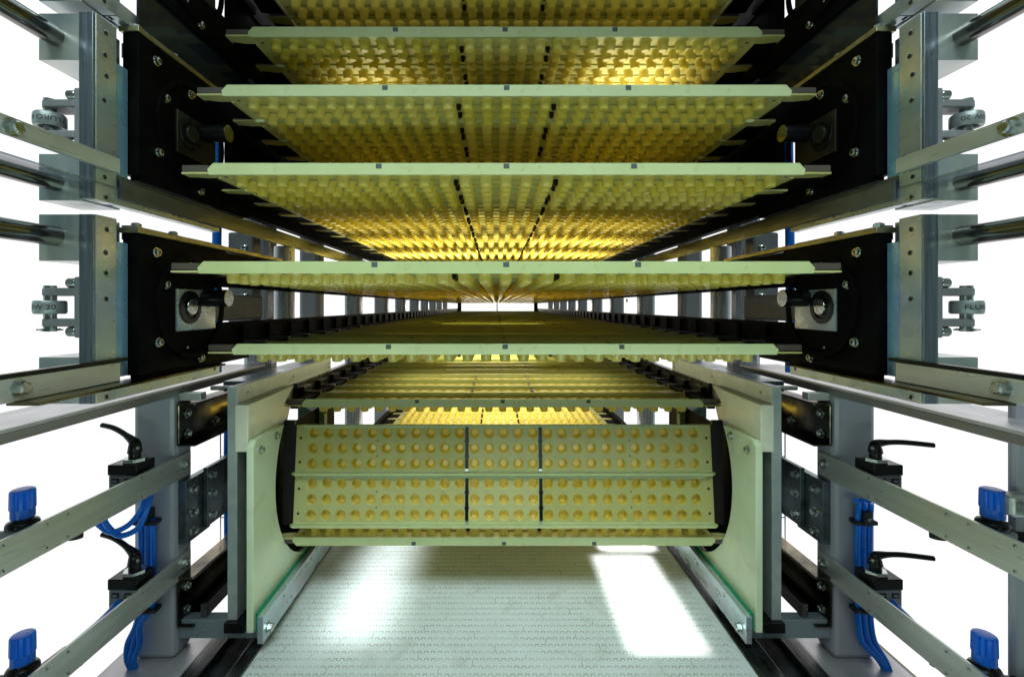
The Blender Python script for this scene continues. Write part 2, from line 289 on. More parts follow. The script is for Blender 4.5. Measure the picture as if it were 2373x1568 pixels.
DECKS = ((0.0, 'lower'), (8.75, 'middle'), (17.5, 'upper'))
YEND = 192.0
for s, sn in SIDES:
    X = lambda hw: C + s * hw
    for dz, dn in DECKS:
        t = thing('side_girder', (X(16.4), 21, dz), 'long black side girder of the %s tray deck, %s side' % (dn, sn), 'girder', 'black side girders of the tray decks')
        # end plate with its window, built as one outline
        z0, z1 = dz - 3.03, dz + 3.18
        b = MB()
        b.prism([(20.7, z0), (27.2, z0), (28.2, dz - 0.95), (26.3, dz - 0.95), (25.5, dz - 1.25), (23.1, dz - 1.25), (23.1, dz + 0.85), (26.2, dz + 0.85), (26.6, dz + 1.11), (28.2, dz + 1.11), (27.4, z1), (20.7, z1)], 'x', X(16.08), X(16.78))
        b.build('end_plate', M['black'], t, 0.03)
        b = MB().box(X(16.12), X(16.74), 27.3, YEND, dz + 1.11, z1 - 0.1)
        for k in range(46):
            y = 29.0 + 3.36 * k
            b.box(X(15.92), X(16.12), y, y + 1.5, dz + 1.16, dz + 1.62)
        b.build('upper_rail', M['black'], t)
        b = MB().box(X(16.12), X(16.74), 27.3, YEND, z0, dz - 0.95)
        for k in range(46):
            y = 29.0 + 3.36 * k
            b.box(X(15.92), X(16.12), y, y + 1.5, dz - 2.2, dz - 1.15)
        b.build('lower_rail', M['black'], t)
        if dz: MB().box(X(16.2), X(16.7), 28.3, YEND, dz - 0.95, dz + 1.11).build('web_plate', M['black'], t)
        MB().box(X(16.02), X(16.9), 20.62, 34.5 if dz == 0 else 60, z1 + 0.005, z1 + 0.24).build('top_strip', M['brass'], t, 0.02)
        MB().box(X(16.1), X(16.6), 20.9, 30, z0 - 0.2, z0 - 0.005).build('bottom_strip', M['black'], t, 0.02)
        hexbolt(t, (X(16.42), 21.0, z1 + 0.24), (0, 0, 1), 0.22, 0.17)
        hexbolt(t, (X(16.42), 23.4, z1 + 0.24), (0, 0, 1), 0.22, 0.17)
        inw = (-s, 0, 0)
        for y, z in ((21.75, 2.46), (21.9, -1.67), (22.35, 1.02), (25.0, -2.72), (24.2, 2.0)):
            hexbolt(t, (X(16.08), y, dz + z), inw, 0.17, 0.12, True, 'cap_screw', cap=True)
        for y, z in ((21.95, -0.55), (24.0, -2.1)):
            hexbolt(t, (X(16.08), y, dz + z), inw, 0.07, 0.02, False, 'set_screw', cap=True)
        # round guide track
        b = MB()
        prof = [(2.35, 0.0), (2.35, 0.14), (2.62, 0.14), (2.62, 0.0)]
        b.lathe((X(16.08), 24.35, dz - 0.05), [(r, -s * h) for r, h in prof], 56, axis='x')
        b.build('guide_track', M['black'], t)
        # bearing block
        bp = MB().box(X(16.0), X(16.3), 23.12, 26.25, dz - 1.24, dz + 0.84).build('bearing_plate', M['zinc'] if dz == 0 else M['olive'], t, 0.03)
        b = MB().lathe((X(16.0), 24.05, dz - 0.06), [(r, -s * h) for r, h in ((0.84, 0.0), (0.84, 0.05), (0.80, 0.09), (0.58, 0.09), (0.52, 0.03), (0.52, 0.0))], 40, axis='x')
        b.cyl((X(16.0), 24.05, dz - 0.06), (X(15.985), 24.05, dz - 0.06), 0.53, n=32)
        b.build('bearing_ring', M['blackgl'], bp)
        MB().cyl((X(16.0), 24.05, dz - 0.06), (X(15.84), 24.05, dz - 0.06), 0.40, n=32).build('shaft', M['bolt'] if dz == 0 else M['olive'], bp, 0.02)
        rb = MB().cyl((X(16.08), 25.3, dz + 0.42), (X(14.75), 25.3, dz + 0.42), 0.45, n=32).build('spacer_bar', M['blackgl'], t)
        MB().cyl((X(14.75), 25.3, dz + 0.42), (X(14.72), 25.3, dz + 0.42), 0.44, n=32).build('end_cap', M['bolt'], rb)

# front pillars, back posts
for s, sn in SIDES:
    X = lambda hw: C + s * hw
    t = thing('pillar', (X(21), 29.1, -21.2), 'thick grey painted pillar at the front %s carrying the levers and hoses' % sn, 'pillar', 'front pillars')
    MB().box(X(19.78), X(22.32), 28.5, 30.2, -21.2, -5.3).build('column', M['paint'], t, 0.3)
    MB().box(X(18.6), X(23.4), 26.2, 31.4, -21.55, -21.2).build('base_plate', M['beam'], t, 0.05)
    t = thing('beam', (X(21.4), 25, -5.3), 'wide pale steel beam lying on top of the front %s pillar' % sn, 'beam', 'pale longitudinal beams')
    MB().box(X(19.78), X(22.98), 9, 39.6, -5.0, -4.83).build('top_flange', M['beam'], t, 0.04)
    MB().box(X(19.78), X(19.98), 9, 39.6, -5.42, -5.0).build('web', M['webm'], t, 0.03)
    for k, y in enumerate((40.5, 52, 67.5, 84, 101, 118, 135, 152, 170, 187)):
        b = MB().box(X(19.9), X(22.2), y, y + 1.9, -24.3, 24)
        o = b.build('support_post', M['post' if k % 2 else 'steelfar'], None, 0.45)
        tag(o, 'grey upright post outside the %s deck rail, number %d counting back from the front pillar' % (sn, k + 1) if k < 4 else 'far grey upright post outside the %s deck rail near the vanishing point' % sn, 'post', 'upright posts behind the side rails')
mp = MB().box(C - 0.42, C - 0.02, 190, 190.4, -2.0, 2.0).build('centre_post', M['black']); tag(mp, 'thin black upright in the bright opening at the far end', 'post')
for s, sn in SIDES:
    o = MB().box(C + s * 14.6, C + s * 16.1, 191, 191.5, -3, 3).build('end_post', M['black']); tag(o, 'black post closing the far %s end of the bright opening' % sn, 'post')

# conveyor belt
bt = thing('conveyor_belt', (C, 34, -20.5), 'white modular belt with hinge lines running under the tray loop', 'conveyor')
b = MB().box(-14.1, 14.5, 19, 60, -20.75, -20.5)
rowp = 0.578; zt = -20.492
for k in range(42):
    y = 24.6 + k * rowp
    n = 70; pitch = 28.5 / n; x0 = -14.05
    off = random.random() * 0.2
    d = 0.16; wln = 0.022
    for i in range(n):
        a = x0 + off + i * pitch
        if a + pitch > 14.45: break
        m1 = a + pitch * 0.5
        def q(xa, xb, ya, yb): b.add([(xa, ya, zt), (xb, ya, zt), (xb, yb, zt), (xa, yb, zt)], [(0, 1, 2, 3)], 1)
        q(a, m1, y + d - wln, y + d + wln)
        q(a - wln * .8, a + wln * .8, y, y + d)
        q(m1 - wln * .8, m1 + wln * .8, y, y + d)
        if random.random() < 0.55: q(m1 + wln, a + pitch - wln, y - wln * .5, y + wln * .5)
    for j in range(5):
        xa = -14 + ((k % 2) * 3.1 + j * 6.3 + (k % 4 > 1) * 1.3) % 28
        b.add([(xa, y + d, zt), (xa + 0.03, y + d, zt), (xa + 0.03, y + rowp, zt), (xa, y + rowp, zt)], [(0, 1, 2, 3)], 1)
b.build('belt_surface', [M['belt'], M['groove']], bt)
for s, sn in SIDES:
    X = lambda hw: C + s * hw
    MB().box(X(14.59 if s < 0 else 14.03), X(15.45), 19, 60, -21.0, -20.4).build('side_rail', M['dchan'], bt, 0.05)
    b = MB(); b.box(X(15.5), X(17.1), 19, 60, -21.2, -21.0); b.box(X(17.1), X(17.22), 19, 60, -21.2, -20.6); b.box(X(17.3), X(18.55), 19, 60, -21.3, -21.1)
    b.build('side_channel', M['dchan'], bt, 0.03)

# ================================================================== trays
TH = 0.56
def cup_cells(b, cols, seg, clipl, clipr, prof):
    for ci, c in enumerate(cols):
        xl = 0.5 - (clipl if ci == 0 else 0); xr = 0.5 - (clipr if ci == len(cols) - 1 else 0)
        for k in range(3):
            cyy = 0.68 + 1.02 * k
            vs = []; fs = []
            for i in range(seg):
                a = 2 * math.pi * i / seg; ca, sa = math.cos(a), math.sin(a); m = max(abs(ca), abs(sa))
                vs.append((c + ca / m * (xr if ca > 0 else xl), cyy + sa / m * 0.51, 0))
            for r, z in prof:
                for i in range(seg):
                    a = 2 * math.pi * i / seg; vs.append((c + r * math.cos(a), cyy + r * math.sin(a), z))
            b.add(vs, [(i, (i + 1) % seg, seg + (i + 1) % seg, seg + i) for i in range(seg)], 0, False)
            cm = lambda q: 2 if q > 0 else 0
            n0 = len(b.v) - len(vs)
            for q in range(len(prof) - 1):
                for i in range(seg):
                    b.f.append([n0 + seg * (q + 1) + i, n0 + seg * (q + 1) + (i + 1) % seg, n0 + seg * (q + 2) + (i + 1) % seg, n0 + seg * (q + 2) + i]); b.m.append(cm(q)); b.sm.append(True)
            b.f.append([n0 + seg * len(prof) + i for i in range(seg)]); b.m.append(2); b.sm.append(False)
PROF_HI = [(0.38, 0), (0.345, -0.015), (0.312, -0.06), (0.290, -0.20), (0.276, -0.40), (0.264, -0.48), (0.232, -0.53), (0.17, -0.545)]
PROF_LO = [(0.36, 0), (0.30, -0.07), (0.27, -0.46), (0.19, -0.54)]
def panel_mesh(part, hi):
    b = MB(); prof = PROF_HI if hi else PROF_LO; seg = 24 if hi else 8
    if part == 'mid': cup_cells(b, [-2, -1, 0, 1, 2], seg, 0.12, 0.12, prof); xs = (-2.38, 2.38)
    elif part == 'l': cup_cells(b, list(range(-13, -2)), seg, 0, 0.12, prof); xs = (-14.15, -2.62)
    else: cup_cells(b, list(range(3, 14)), seg, 0.12, 0, prof); xs = (2.62, 14.15)
    x0, x1 = xs
    for ya, yb in ((0.1, 0.17), (3.23, 3.27)):
        b.add([(x0, ya, 0), (x1, ya, 0), (x1, yb, 0), (x0, yb, 0)], [(0, 1, 2, 3)])
    if part == 'l': b.add([(-14.15, 0.17, 0), (-13.5, 0.17, 0), (-13.5, 3.23, 0), (-14.15, 3.23, 0)], [(0, 1, 2, 3)])
    if part == 'r': b.add([(13.5, 0.17, 0), (14.15, 0.17, 0), (14.15, 3.23, 0), (13.5, 3.23, 0)], [(0, 1, 2, 3)])
    # rib under the sheet between rows, small pin holes
    if hi:
        for yy in (1.19, 2.21):
            b.box(x0 + 0.3, x1 - 0.3, yy - 0.03, yy + 0.03, -0.10, -0.002)
        for xx, yy in ((-8.6, 1.19), (-4.55, 0.24), (-4.55, 3.14), (8.6, 1.19), (4.55, 0.24), (4.55, 3.14), (0.5, 0.24), (0.5, 3.14), (-8.6, 2.21), (8.6, 2.21), (-13.85, 0.8), (13.85, 0.8), (-13.85, 2.4), (13.85, 2.4)):
            if x0 < xx < x1: b.cyl((xx, yy, -0.006), (xx, yy, 0.006), 0.05 if abs(xx) < 13 else 0.09, n=12, mi=1)
    return b.mesh('cup_panel', [M['tray'], M['ink'], M['cup']], fix=False)
def flange_mesh(back, z1=0.46):
    b = MB(); z1 = 0.28 if back else z1; ya, yb = (3.17, 3.30) if back else (0.0, 0.14); i = 0.5 if back else 0
    b.prism([(-14.02 + i, z1), (14.02 - i, z1), (14.3 - i, 0.16), (14.22 - i, -0.10), (-14.22 + i, -0.10), (-14.3 + i, 0.16)], 'y', ya, yb)
    b.box(-14.1 + i, 14.1 - i, *((yb, yb + 0.12) if not back else (ya - 0.12, ya)), 0.004, 0.03)
    if not back:
        for x in (-6.1, 0, 6.1): b.box(x - 0.14, x + 0.14, -0.006, 0.05, z1 - 0.27, z1 - 0.03, 1)
    return b.mesh('flange', [M['lip'], M['notch']])
def joint_mesh(sx):
    b = MB().box(sx * 2.5 - 0.11, sx * 2.5 + 0.11, 0.17, 3.15, 0.0, 0.05)
    b.box(sx * 2.5 - 0.125, sx * 2.5 + 0.125, 0.1, 3.27, -0.03, -0.003, 2)
    b.box(sx * 2.5 - 0.11, sx * 2.5 + 0.11, 0.02 + 0.14, 0.36, 0.05, 0.06, 1)
    for yy in (1.19, 2.21):
        b.cyl((sx * 2.5, yy, 0.05), (sx * 2.5, yy, 0.13), 0.15, n=14); b.cyl((sx * 2.5, yy, -0.03), (sx * 2.5, yy, -0.26), 0.13, n=14); b.cyl((sx * 2.5, yy, -0.26), (sx * 2.5, yy, -0.34), 0.09, n=6)
    return b.mesh('joint_strip', [M['blackgl'], M['bolt'], M['tray']])
def bracket_mesh(sx):
    b = MB(); x = lambda a: sx * a
    b.box(x(14.16), x(15.55), 0.03, 0.8, -0.05, 0.04, 1)
    b.box(x(14.32), x(15.6), 0.15, 0.55, 0.10, 0.40, 0)
    b.box(x(14.16), x(14.3), 0.9, 3.2, -0.05, 0.05, 1)
    b.prism([(x(14.3), 0.95), (x(15.5), 0.6), (x(15.75), 2.9), (x(14.3), 3.1)], 'z', -0.06, 0.3, 2)
    return b.mesh('chain_bracket', [M['brown'], M['tray'], M['black']])
TM = {'hi': [('cup_panel', panel_mesh('l', 1)), ('cup_panel', panel_mesh('mid', 1)), ('cup_panel', panel_mesh('r', 1))],
      'lo': [('cup_panel', panel_mesh('l', 0)), ('cup_panel', panel_mesh('mid', 0)), ('cup_panel', panel_mesh('r', 0))]}
for k in TM: TM[k] += [('flange', flange_mesh(False)), ('flange', flange_mesh(True)), ('joint_strip', joint_mesh(-1)), ('joint_strip', joint_mesh(1)), ('chain_bracket', bracket_mesh(-1)), ('chain_bracket', bracket_mesh(1))]
LOWF = flange_mesh(False, 0.34)
def join_far():
    v = []; f = []; mi = []; sm = []; mats = []
    for nm, me in TM['lo']:
        b0 = len(v); v += [tuple(q.co) for q in me.vertices]
        for q in me.polygons:
            mm = me.materials[q.material_index]
            if mm not in mats: mats.append(mm)
            f.append([i + b0 for i in q.vertices]); mi.append(mats.index(mm)); sm.append(q.use_smooth)
    me = bpy.data.meshes.new('cup_tray'); me.from_pydata(v, [], f)
    for mm in mats: me.materials.append(mm)
    me.polygons.foreach_set('material_index', mi); me.polygons.foreach_set('use_smooth', sm); me.update(); return me
FAR = join_far()
def tray(y, z, label, group, rx=0.0, hi=True, far=False, brackets=True, low=False):
    if far: t = bpy.data.objects.new('cup_tray', FAR)
    else: t = bpy.data.objects.new('cup_tray', None); t.empty_display_size = 0.05
    COL.objects.link(t)
    t.location = ((C + random.uniform(-0.04, 0.04)) * P, (y + random.uniform(-0.03, 0.03)) * P, (z + H + random.uniform(-0.02, 0.02)) * P); t.rotation_euler = (rx, 0, 0)
    tag(t, label, 'tray', group)
    if not far:
        for nm, me in TM['hi' if hi else 'lo']:
            if nm == 'chain_bracket' and not brackets: continue
            o = bpy.data.objects.new(nm, LOWF if low and me is TM['hi'][3][1] else me); COL.objects.link(o); o.parent = t
    return t
PITCH = 3.36
RUNS = [  # z, first y, count, words
    (1.62, 21.98, 50, 'first run above the bright opening', 'cup trays of the run just above eye level'),
    (6.36, 22.70, 50, 'second run above the bright opening', 'cup trays of the second run above eye level'),
    (10.60, 23.80, 11, 'third run above the opening', 'cup trays of the third run above eye level'),
    (15.05, 26.40, 8, 'fourth run above the opening', 'cup trays of the fourth run above eye level'),
    (19.10, 28.00, 5, 'topmost run', 'cup trays of the topmost run'),
    (-2.43, 24.80, 50, 'run just under the bright opening', 'cup trays of the run just below eye level'),
    (-7.10, 33.80, 24, 'top run of the low loop', 'cup trays on top of the low loop'),
]
for z, y0, n, words, grp in RUNS:
    for k in range(n):
        y = y0 + k * PITCH
        lab = ('cream cup tray with pale front edge, foremost of the ' + words) if k == 0 else ('yellow cup tray behind the front tray of the ' + words)
        tray(y, z, lab, grp, 0, y < 62, y > 95, low=k > 0)
# two trays on the front of the loop and the inverted run below
tilt = math.atan2(0.72, 6.6)
for k, lab in ((1, 'upper of the two upright cup trays facing the viewer on the low loop'), (0, 'lower of the two upright cup trays facing the viewer on the low loop')):
    tray(31.85 + math.sin(tilt) * PITCH * k, -14.72 + math.cos(tilt) * PITCH * k, lab, 'upright cup trays on the loop front', brackets=False).rotation_euler = (math.pi / 2 - tilt, 0, 0)
for k in range(15):
    y = 32.1 + PITCH * k
    lab = 'upside down cup tray with domes upward, foremost under the low loop' if k == 0 else 'upside down cup tray with domes upward, farther back under the low loop'
    tray(y, -15.72, lab, 'upside down cup trays of the low loop', 0, y < 62, False).rotation_euler = (0, math.pi, 0)

# ================================================================== low loop: guides, shields, rails
for s, sn in SIDES:
    X = lambda hw: C + s * hw
    inw = (-s, 0, 0); front = (0, -1, 0)
    # dark shield at the tray ends
    o = MB().prism([(X(13.72), -14.9), (X(13.55), -8.25), (X(14.5), -8.25), (X(14.5), -7.95), (X(15.25), -7.95), (X(15.35), -15.2), (X(14.4), -15.2), (X(14.4), -14.9)], 'y', 33.0, 33.25).build('end_shield', M['shield'], None, 0.02)
    tag(o, 'dark brown plate closing the %s end of the upright trays' % sn, 'shield', 'dark end shields of the low loop')
    t = thing('loop_rail', (X(15.6), 38, -16), 'black chain rail carrying the low tray loop along its %s side' % sn, 'chain rail', 'chain rails of the low loop')
    b = MB().box(X(15.75), X(16.35), 36.5, 120, -7.9, -5.95)
    for k in range(18): b.box(X(15.45), X(15.75), 37 + 3.36 * k, 38.6 + 3.36 * k, -7.1, -6.3)
    b.build('upper_rail', M['blackgl'], t, 0.04)
    MB().box(X(15.75), X(16.35), 36.5, 120, -17.2, -15.2).build('lower_rail', M['black'], t)
    # dark plate inside the guide's curve
    o = MB().prism([(31.4, -8.6), (44, -8.6), (44, -18.6), (35.6, -18.6), (31.9, -15.5)], 'x', X(15.5), X(15.6)).build('inner_plate', M['black']); tag(o, 'black plate inside the curve of the %s white guide' % sn, 'plate', 'black plates inside the guides')
    # guide frame
    t = thing('chain_guide', (X(16.8), 30.3, -20.2), 'white concave chain guide on a galvanised plate, %s of the upright trays' % sn, 'chain guide', 'white chain guides')
    pl = MB().prism([(28.6, -4.87), (44.8, -4.87), (44.8, -6.1), (36.8, -6.1), (35.5, -8.5), (35.5, -17.5), (35.1, -18.9), (28.6, -18.9)], 'x', X(16.10), X(16.68)).build('mounting_plate', M['galv'], t, 0.02)
    for y, z in ((29.8, -5.4), (36.5, -5.4), (44.3, -5.3), (44.3, -5.7)): hexbolt(pl, (X(16.10), y, z), inw, 0.09, 0.03, False, 'set_screw', cap=True)
    yc, zc, R = 37.6, -11.9, 6.7
    arc = lambda za, zb, n=26: [(yc - math.sqrt(max(0, R * R - (z - zc) ** 2)), z) for z in [za + (zb - za) * i / (n - 1) for i in range(n)]]
    a1 = arc(-5.95, -8.7, 14)
    MB().prism([(28.3, -5.9)] + [(a1[0][0] + 0.25, -5.8)] + a1 + [(28.3, -8.7)], 'x', X(15.28), X(16.07)).build('upper_block', M['white'], t, 0.05)
    a2 = arc(-8.0, -18.5, 44)
    lg = MB().prism([(28.05, -8.3), (28.4, -8.0)] + a2 + [(39.5, -19.3), (28.05, -19.3)], 'x', X(14.84), X(15.26)).build('curved_guide', M['whiteg'], t, 0.05)
    hexbolt(lg, (X(14.84), 28.95, -8.75), inw, 0.2, 0.13, True); hexbolt(lg, (X(14.84), 31.0, -8.45), inw, 0.2, 0.13, True)
    MB().box(X(15.5), X(16.75), 28.3, 35, -19.5, -18.92).build('foot_block', M['blackgl'], t, 0.03)
    MB().box(X(14.55), X(14.83), 28.3, 43.5, -19.35, -18.3).build('edge_strip', M['green'], t)
    for y in (30.2, 33.5): MB().cyl((X(16.68), y, -5.2), (X(18.6), y, -5.2), 0.15).build('tie_rod', M['bolt'], t)
    b = MB(); b.box(X(16.75), X(18.3), 31, 44.5, -5.0, -4.9); b.box(X(16.70), X(16.75), 29.5, 44.5, -5.6, -4.9); b.box(X(18.2), X(18.3), 31, 44.5, -5.6, -5.0)
    b.build('cable_duct', M['steelb'], t, 0.02)
    # steel bar along the belt
    t = thing('side_bar', (X(15.2), 30, -21), 'iridescent flat steel bar with a bolted front end along the %s edge of the belt' % sn, 'steel bar', 'flat bars along the belt')
    br = MB().box(X(14.18), X(14.54), 27.9, 44.5, -19.85, -18.25).build('flat_bar', M['irid'], t, 0.03)
    hexbolt(t, (X(14.18), 28.55, -19.3), inw, 0.25, 0.22, True)
    for y in (30.6, 35.1): hole(t, (X(14.18), y, -18.65), inw, 0.08)
    # cross member
    o = MB().box(X(14.56), X(19.76), 28.75, 29.5, -20.1, -18.97).build('cross_member', M['crossm'], None, 0.04)
    tag(o, 'grey steel cross bar from the %s front pillar to the foot of the white guide' % sn, 'cross bar', 'cross bars')
    # channels and plates between pillar and guide
    t = thing('channel_bracket', (X(19.5), 28.6, -8.4), 'dark glossy C-channel bolted high on the %s front pillar' % sn, 'channel', 'dark C-channels')
    b = MB()
    zt_, zb_ = -5.85, -8.45
    b.box(X(19.55), X(19.74), 28.55, 41, zb_ + 0.12, zt_ - 0.12); b.box(X(18.6), X(19.74), 28.55, 41, zt_ - 0.14, zt_); b.box(X(18.6), X(19.74), 28.55, 41, zb_, zb_ + 0.14)
    b.build('channel', M['dsteel'], t, 0.06)
    for z in (-6.6, -7.85): hexbolt(t, (X(19.55), 29.25, z), inw, 0.21, 0.16, True)
    hexbolt(t, (X(19.55), 32.2, -7.75), inw, 0.21, 0.16, True)
    o = MB(); o.box(X(18.5), X(20.2), 28.9, 29.5, -5.75, -5.3); o = o.build('spacer_block', M['alu'], None, 0.02)
    tag(o, 'small bright metal block on top of the %s dark C-channel' % sn, 'block', 'spacer blocks')
    t = thing('plate_bracket', (X(19.4), 29, -14.4), 'flat steel plate with six bolts fixed to the %s front pillar' % sn, 'bracket', 'bolted plate brackets')
    MB().box(X(19.28), X(19.74), 28.75, 31.2, -14.45, -10.62).build('plate', M['steelb'], t, 0.03)
    MB().box(X(18.96), X(19.26), 30.4, 42, -14.1, -10.35).build('flat_arm', M['steelb'], t, 0.03)
    for y, z in ((29.35, -11.3), (29.35, -12.7), (29.35, -13.9), (30.75, -10.9), (30.75, -12.1), (30.75, -13.45)):
        hexbolt(t, (X(19.28 if y < 30 else 18.96), y, z), inw, 0.2, 0.26, True)
    t = thing('channel_bracket', (X(19.5), 28.6, -19.3), 'dark glossy C-channel bolted low on the %s front pillar' % sn, 'channel', 'dark C-channels')
    zt_, zb_ = -16.3, -19.35
    b = MB(); b.box(X(19.55), X(19.74), 28.55, 41, zb_ + 0.12, zt_ - 0.12); b.box(X(18.7), X(19.74), 28.55, 41, zt_ - 0.14, zt_); b.box(X(18.7), X(19.74), 28.55, 41, zb_, zb_ + 0.14)
    b.build('channel', M['dsteel'], t, 0.06)
    for z in (-17.2, -18.6): hexbolt(t, (X(19.55), 29.2, z), inw, 0.21, 0.16, True)
    MB().box(X(18.1), X(18.5), 28.9, 41, -18.9, -18.1).build('square_bar', M['dchan'], t, 0.03)

# ================================================================== lifting carriages and rods
def ring_text(txt, c, r, a0, flip, parent, s):
    cu = bpy.data.curves.new('engraved_text', 'FONT'); cu.body = txt; cu.size = 1; cu.align_x = 'CENTER'; cu.align_y = 'CENTER'
    o = bpy.data.objects.new('engraved_text', cu); COL.objects.link(o)
    dg = bpy.context.evaluated_depsgraph_get(); me = bpy.data.meshes.new_from_object(o.evaluated_get(dg)); bpy.data.objects.remove(o)
    b = MB(); k = 0.31
    for q in me.polygons:
        pts = []
        for vi in q.vertices:
            x, y = me.vertices[vi].co.x * k, me.vertices[vi].co.y * k * 0.85
            if flip: x, y = -x, -y
            a = a0 + x / r; pts.append((c[0] + (r + 0.006) * math.cos(a), c[1] + (r + 0.006) * math.sin(a), c[2] + y))
        b.add(pts, [tuple(range(len(pts)))])
    o = b.build('engraved_text', M['ink'], parent)
    return o
CARR = ((11.67, 4.25, 'middle'), (3.66, -3.9, 'lower'), (20.0, 12.2, 'upper'))
TXT = {('middle', 'left'): ('FLURO 61SW', True), ('lower', 'left'): ('GISW 20', False), ('middle', 'right'): ('GISW 20', True), ('lower', 'right'): ('FLURO', False)}
for s, sn in SIDES:
    X = lambda hw: C + s * hw
    inw = (-s, 0, 0); outw = (s, 0, 0); front = (0, -1, 0)
    for zt_, zb_, dn in CARR:
        t = thing('lift_carriage', (X(16.8), 19.5, zb_), 'zinc plated %s carriage plate with two bearing blocks beside the %s black side frame' % (dn, sn), 'carriage', 'zinc plated carriages')
        sl = MB().box(X(16.43), X(17.04), 18.92, 19.95, zb_, zt_).build('slab', [M['zinc']], t, 0.02)
        MB().box(X(16.46), X(17.02), 18.80, 18.915, zb_ + 0.02, zt_ - 0.02).build('milled_edge', M['alud'], t, 0.02)
        MB().box(X(16.45), X(16.9), 19.97, 20.58, zb_ + (1.2 if dn != 'lower' else 0.9), zt_ - 1.45 if dn != 'lower' else zt_ - 0.95).build('cover_plate', M['zincb'], t, 0.02)
        L = zt_ - zb_
        for fr in (0.045, 0.17, 0.28, 0.42, 0.84, 0.95):
            hole(sl, (X(16.43), 19.35 + random.uniform(-0.08, 0.08), zt_ - L * fr - 0.2), inw, 0.11)
        # bearing blocks
        for zz in (zt_ - 1.86, zb_ - 0.04 if dn != 'lower' else zb_):
            MB().box(X(17.05), X(18.75), 18.95, 20.9, zz, zz + 1.86).build('bearing_block', M['zinc'], t, 0.02)
        # long bar along the bottom and column of the carriage behind
        MB().box(X(16.45), X(16.95), 19.97, 27.4, zb_, zb_ + 0.68).build('long_bar', M['zinc'], t, 0.03)
        hole(t, (X(16.45), 26.9, zb_ + 0.34), inw, 0.1)
        MB().box(X(16.5), X(17.0), 20.9, 27.0, zt_ - 0.75, zt_ - 0.1).build('top_bar', M['zinc'], t, 0.03)
        MB().box(X(16.75), X(17.0), 20.0, 20.3, zb_, zt_ - 0.1).build('inner_post', M['alud'], t, 0.02)
        if dn == 'upper': continue
        # clevis with rod end
        zc = 7.5 if dn == 'middle' else -0.05
        cl = MB(); cl.box(X(17.05), X(17.36), 18.95, 19.9, zc - 1.22, zc + 1.22)
        for sg in (1, -1):
            za = zc + sg * 0.62
            cl.prism([(X(17.36), 18.98), (X(18.5), 18.98)] + [(X(18.5 + 0.40 * math.sin(a)), 19.43 - 0.45 * math.cos(a)) for a in [math.pi * i / 10 for i in range(1, 10)]] + [(X(18.5), 19.88), (X(17.36), 19.88)], 'z', za - 0.16, za + 0.16)
        cl = cl.build('clevis', M['cast'], t, 0.06)
        for sg in (1, -1): 
            b = MB().cyl((X(17.36), 19.15, zc + sg * 0.98), (X(17.72), 19.15, zc + sg * 0.98), 0.2, n=20); b.build('clevis_screw', M['bolt'], cl, 0.03)
        ctr = (X(18.62), 19.3, zc)
        rg = MB().lathe(ctr, [(0.40, -0.25), (0.50, -0.27), (0.54, -0.2), (0.54, 0.2), (0.50, 0.27), (0.40, 0.25), (0.34, 0.18), (0.34, -0.18), (0.40, -0.25)], 40).build('rod_end', M['rodend'], t)
        b = MB().cyl((ctr[0], ctr[1], zc - 0.98), (ctr[0], ctr[1], zc + 0.88), 0.22, n=24); b.cyl((ctr[0], ctr[1], zc - 0.95), (ctr[0], ctr[1], zc - 0.86), 0.34, n=24)
        b.box(ctr[0] - 0.5, ctr[0] + 0.5, ctr[1] - 0.08, ctr[1] + 0.05, zc - 0.94, zc - 0.88)
        b.build('clevis_pin', M['bolt'], t)
        txt, fl_ = TXT[(dn, sn)]
        ring_text(txt, ctr, 0.54, -math.pi / 2 + (0.0 if sn == 'left' else 0.0), fl_, rg, s)
    for zc, words in ((10.75, 'upper front'), (4.98, 'second'), (2.78, 'third'), (-2.95, 'lowest'), (13.2, 'topmost')):
        o = MB().cyl((X(18.1), 3.2, zc), (X(18.1), 18.95, zc), 0.39, n=40)
        o.lathe((X(18.1), 18.9, zc), [(0.43, 0), (0.45, 0)], 4) if False else None
        o = o.build('guide_rod', M['rod']); tag(o, 'polished round steel rod running into the %s bearing block on the %s' % (words, sn), 'rod', 'polished guide rods')
    # aluminium bars
    t = thing('aluminium_bar', (X(16.9), 18, 5.6), 'flat aluminium bar with one bolt ending at the middle black side frame, %s side' % sn, 'bar', 'aluminium bars at the side frames')
    MB().box(X(16.16), X(16.38), 8, 19.8, 5.52, 6.12).build('flat_bar', M['alu'], t, 0.02)
    hexbolt(t, (X(16.16), 15.35, 5.78), inw, 0.24, 0.2, True)
    hexbolt(t, (X(16.16), 12.0, 5.78), inw, 0.24, 0.2, True)
    t = thing('aluminium_bar', (X(16.9), 18, -3.3), 'flat aluminium bar with one bolt ending at the lower black side frame, %s side' % sn, 'bar', 'aluminium bars at the side frames')
    MB().box(X(16.16), X(16.38), 8, 19.8, -3.12, -2.34).build('flat_bar', M['alu'], t, 0.02)
    MB().box(X(16.16), X(16.42), 8, 20.2, -2.33, -2.18).build('black_strip', M['blackgl'], t, 0.02)
    MB().box(X(15.3), X(16.4), 15.4, 26, -3.24, -3.13).build('bottom_ledge', M['dsteel'], t, 0.02)
    hexbolt(t, (X(16.16), 15.6, -2.7), inw, 0.24, 0.2, True)
    # clear guard sheets
    t = thing('guard_sheet', (X(17.2), 30, 5.3), 'clear plastic guard strip running back under the middle black side frame, %s side' % sn, 'guard', 'clear guard strips')
    MB().box(X(16.4), X(17.55), 9, 75, 4.90, 4.97).build('sheet', M['pc'], t)
    MB().box(X(16.28), X(16.4), 20.0, 75, 4.50, 5.30).build('edge_rail', M['cool'], t, 0.04)
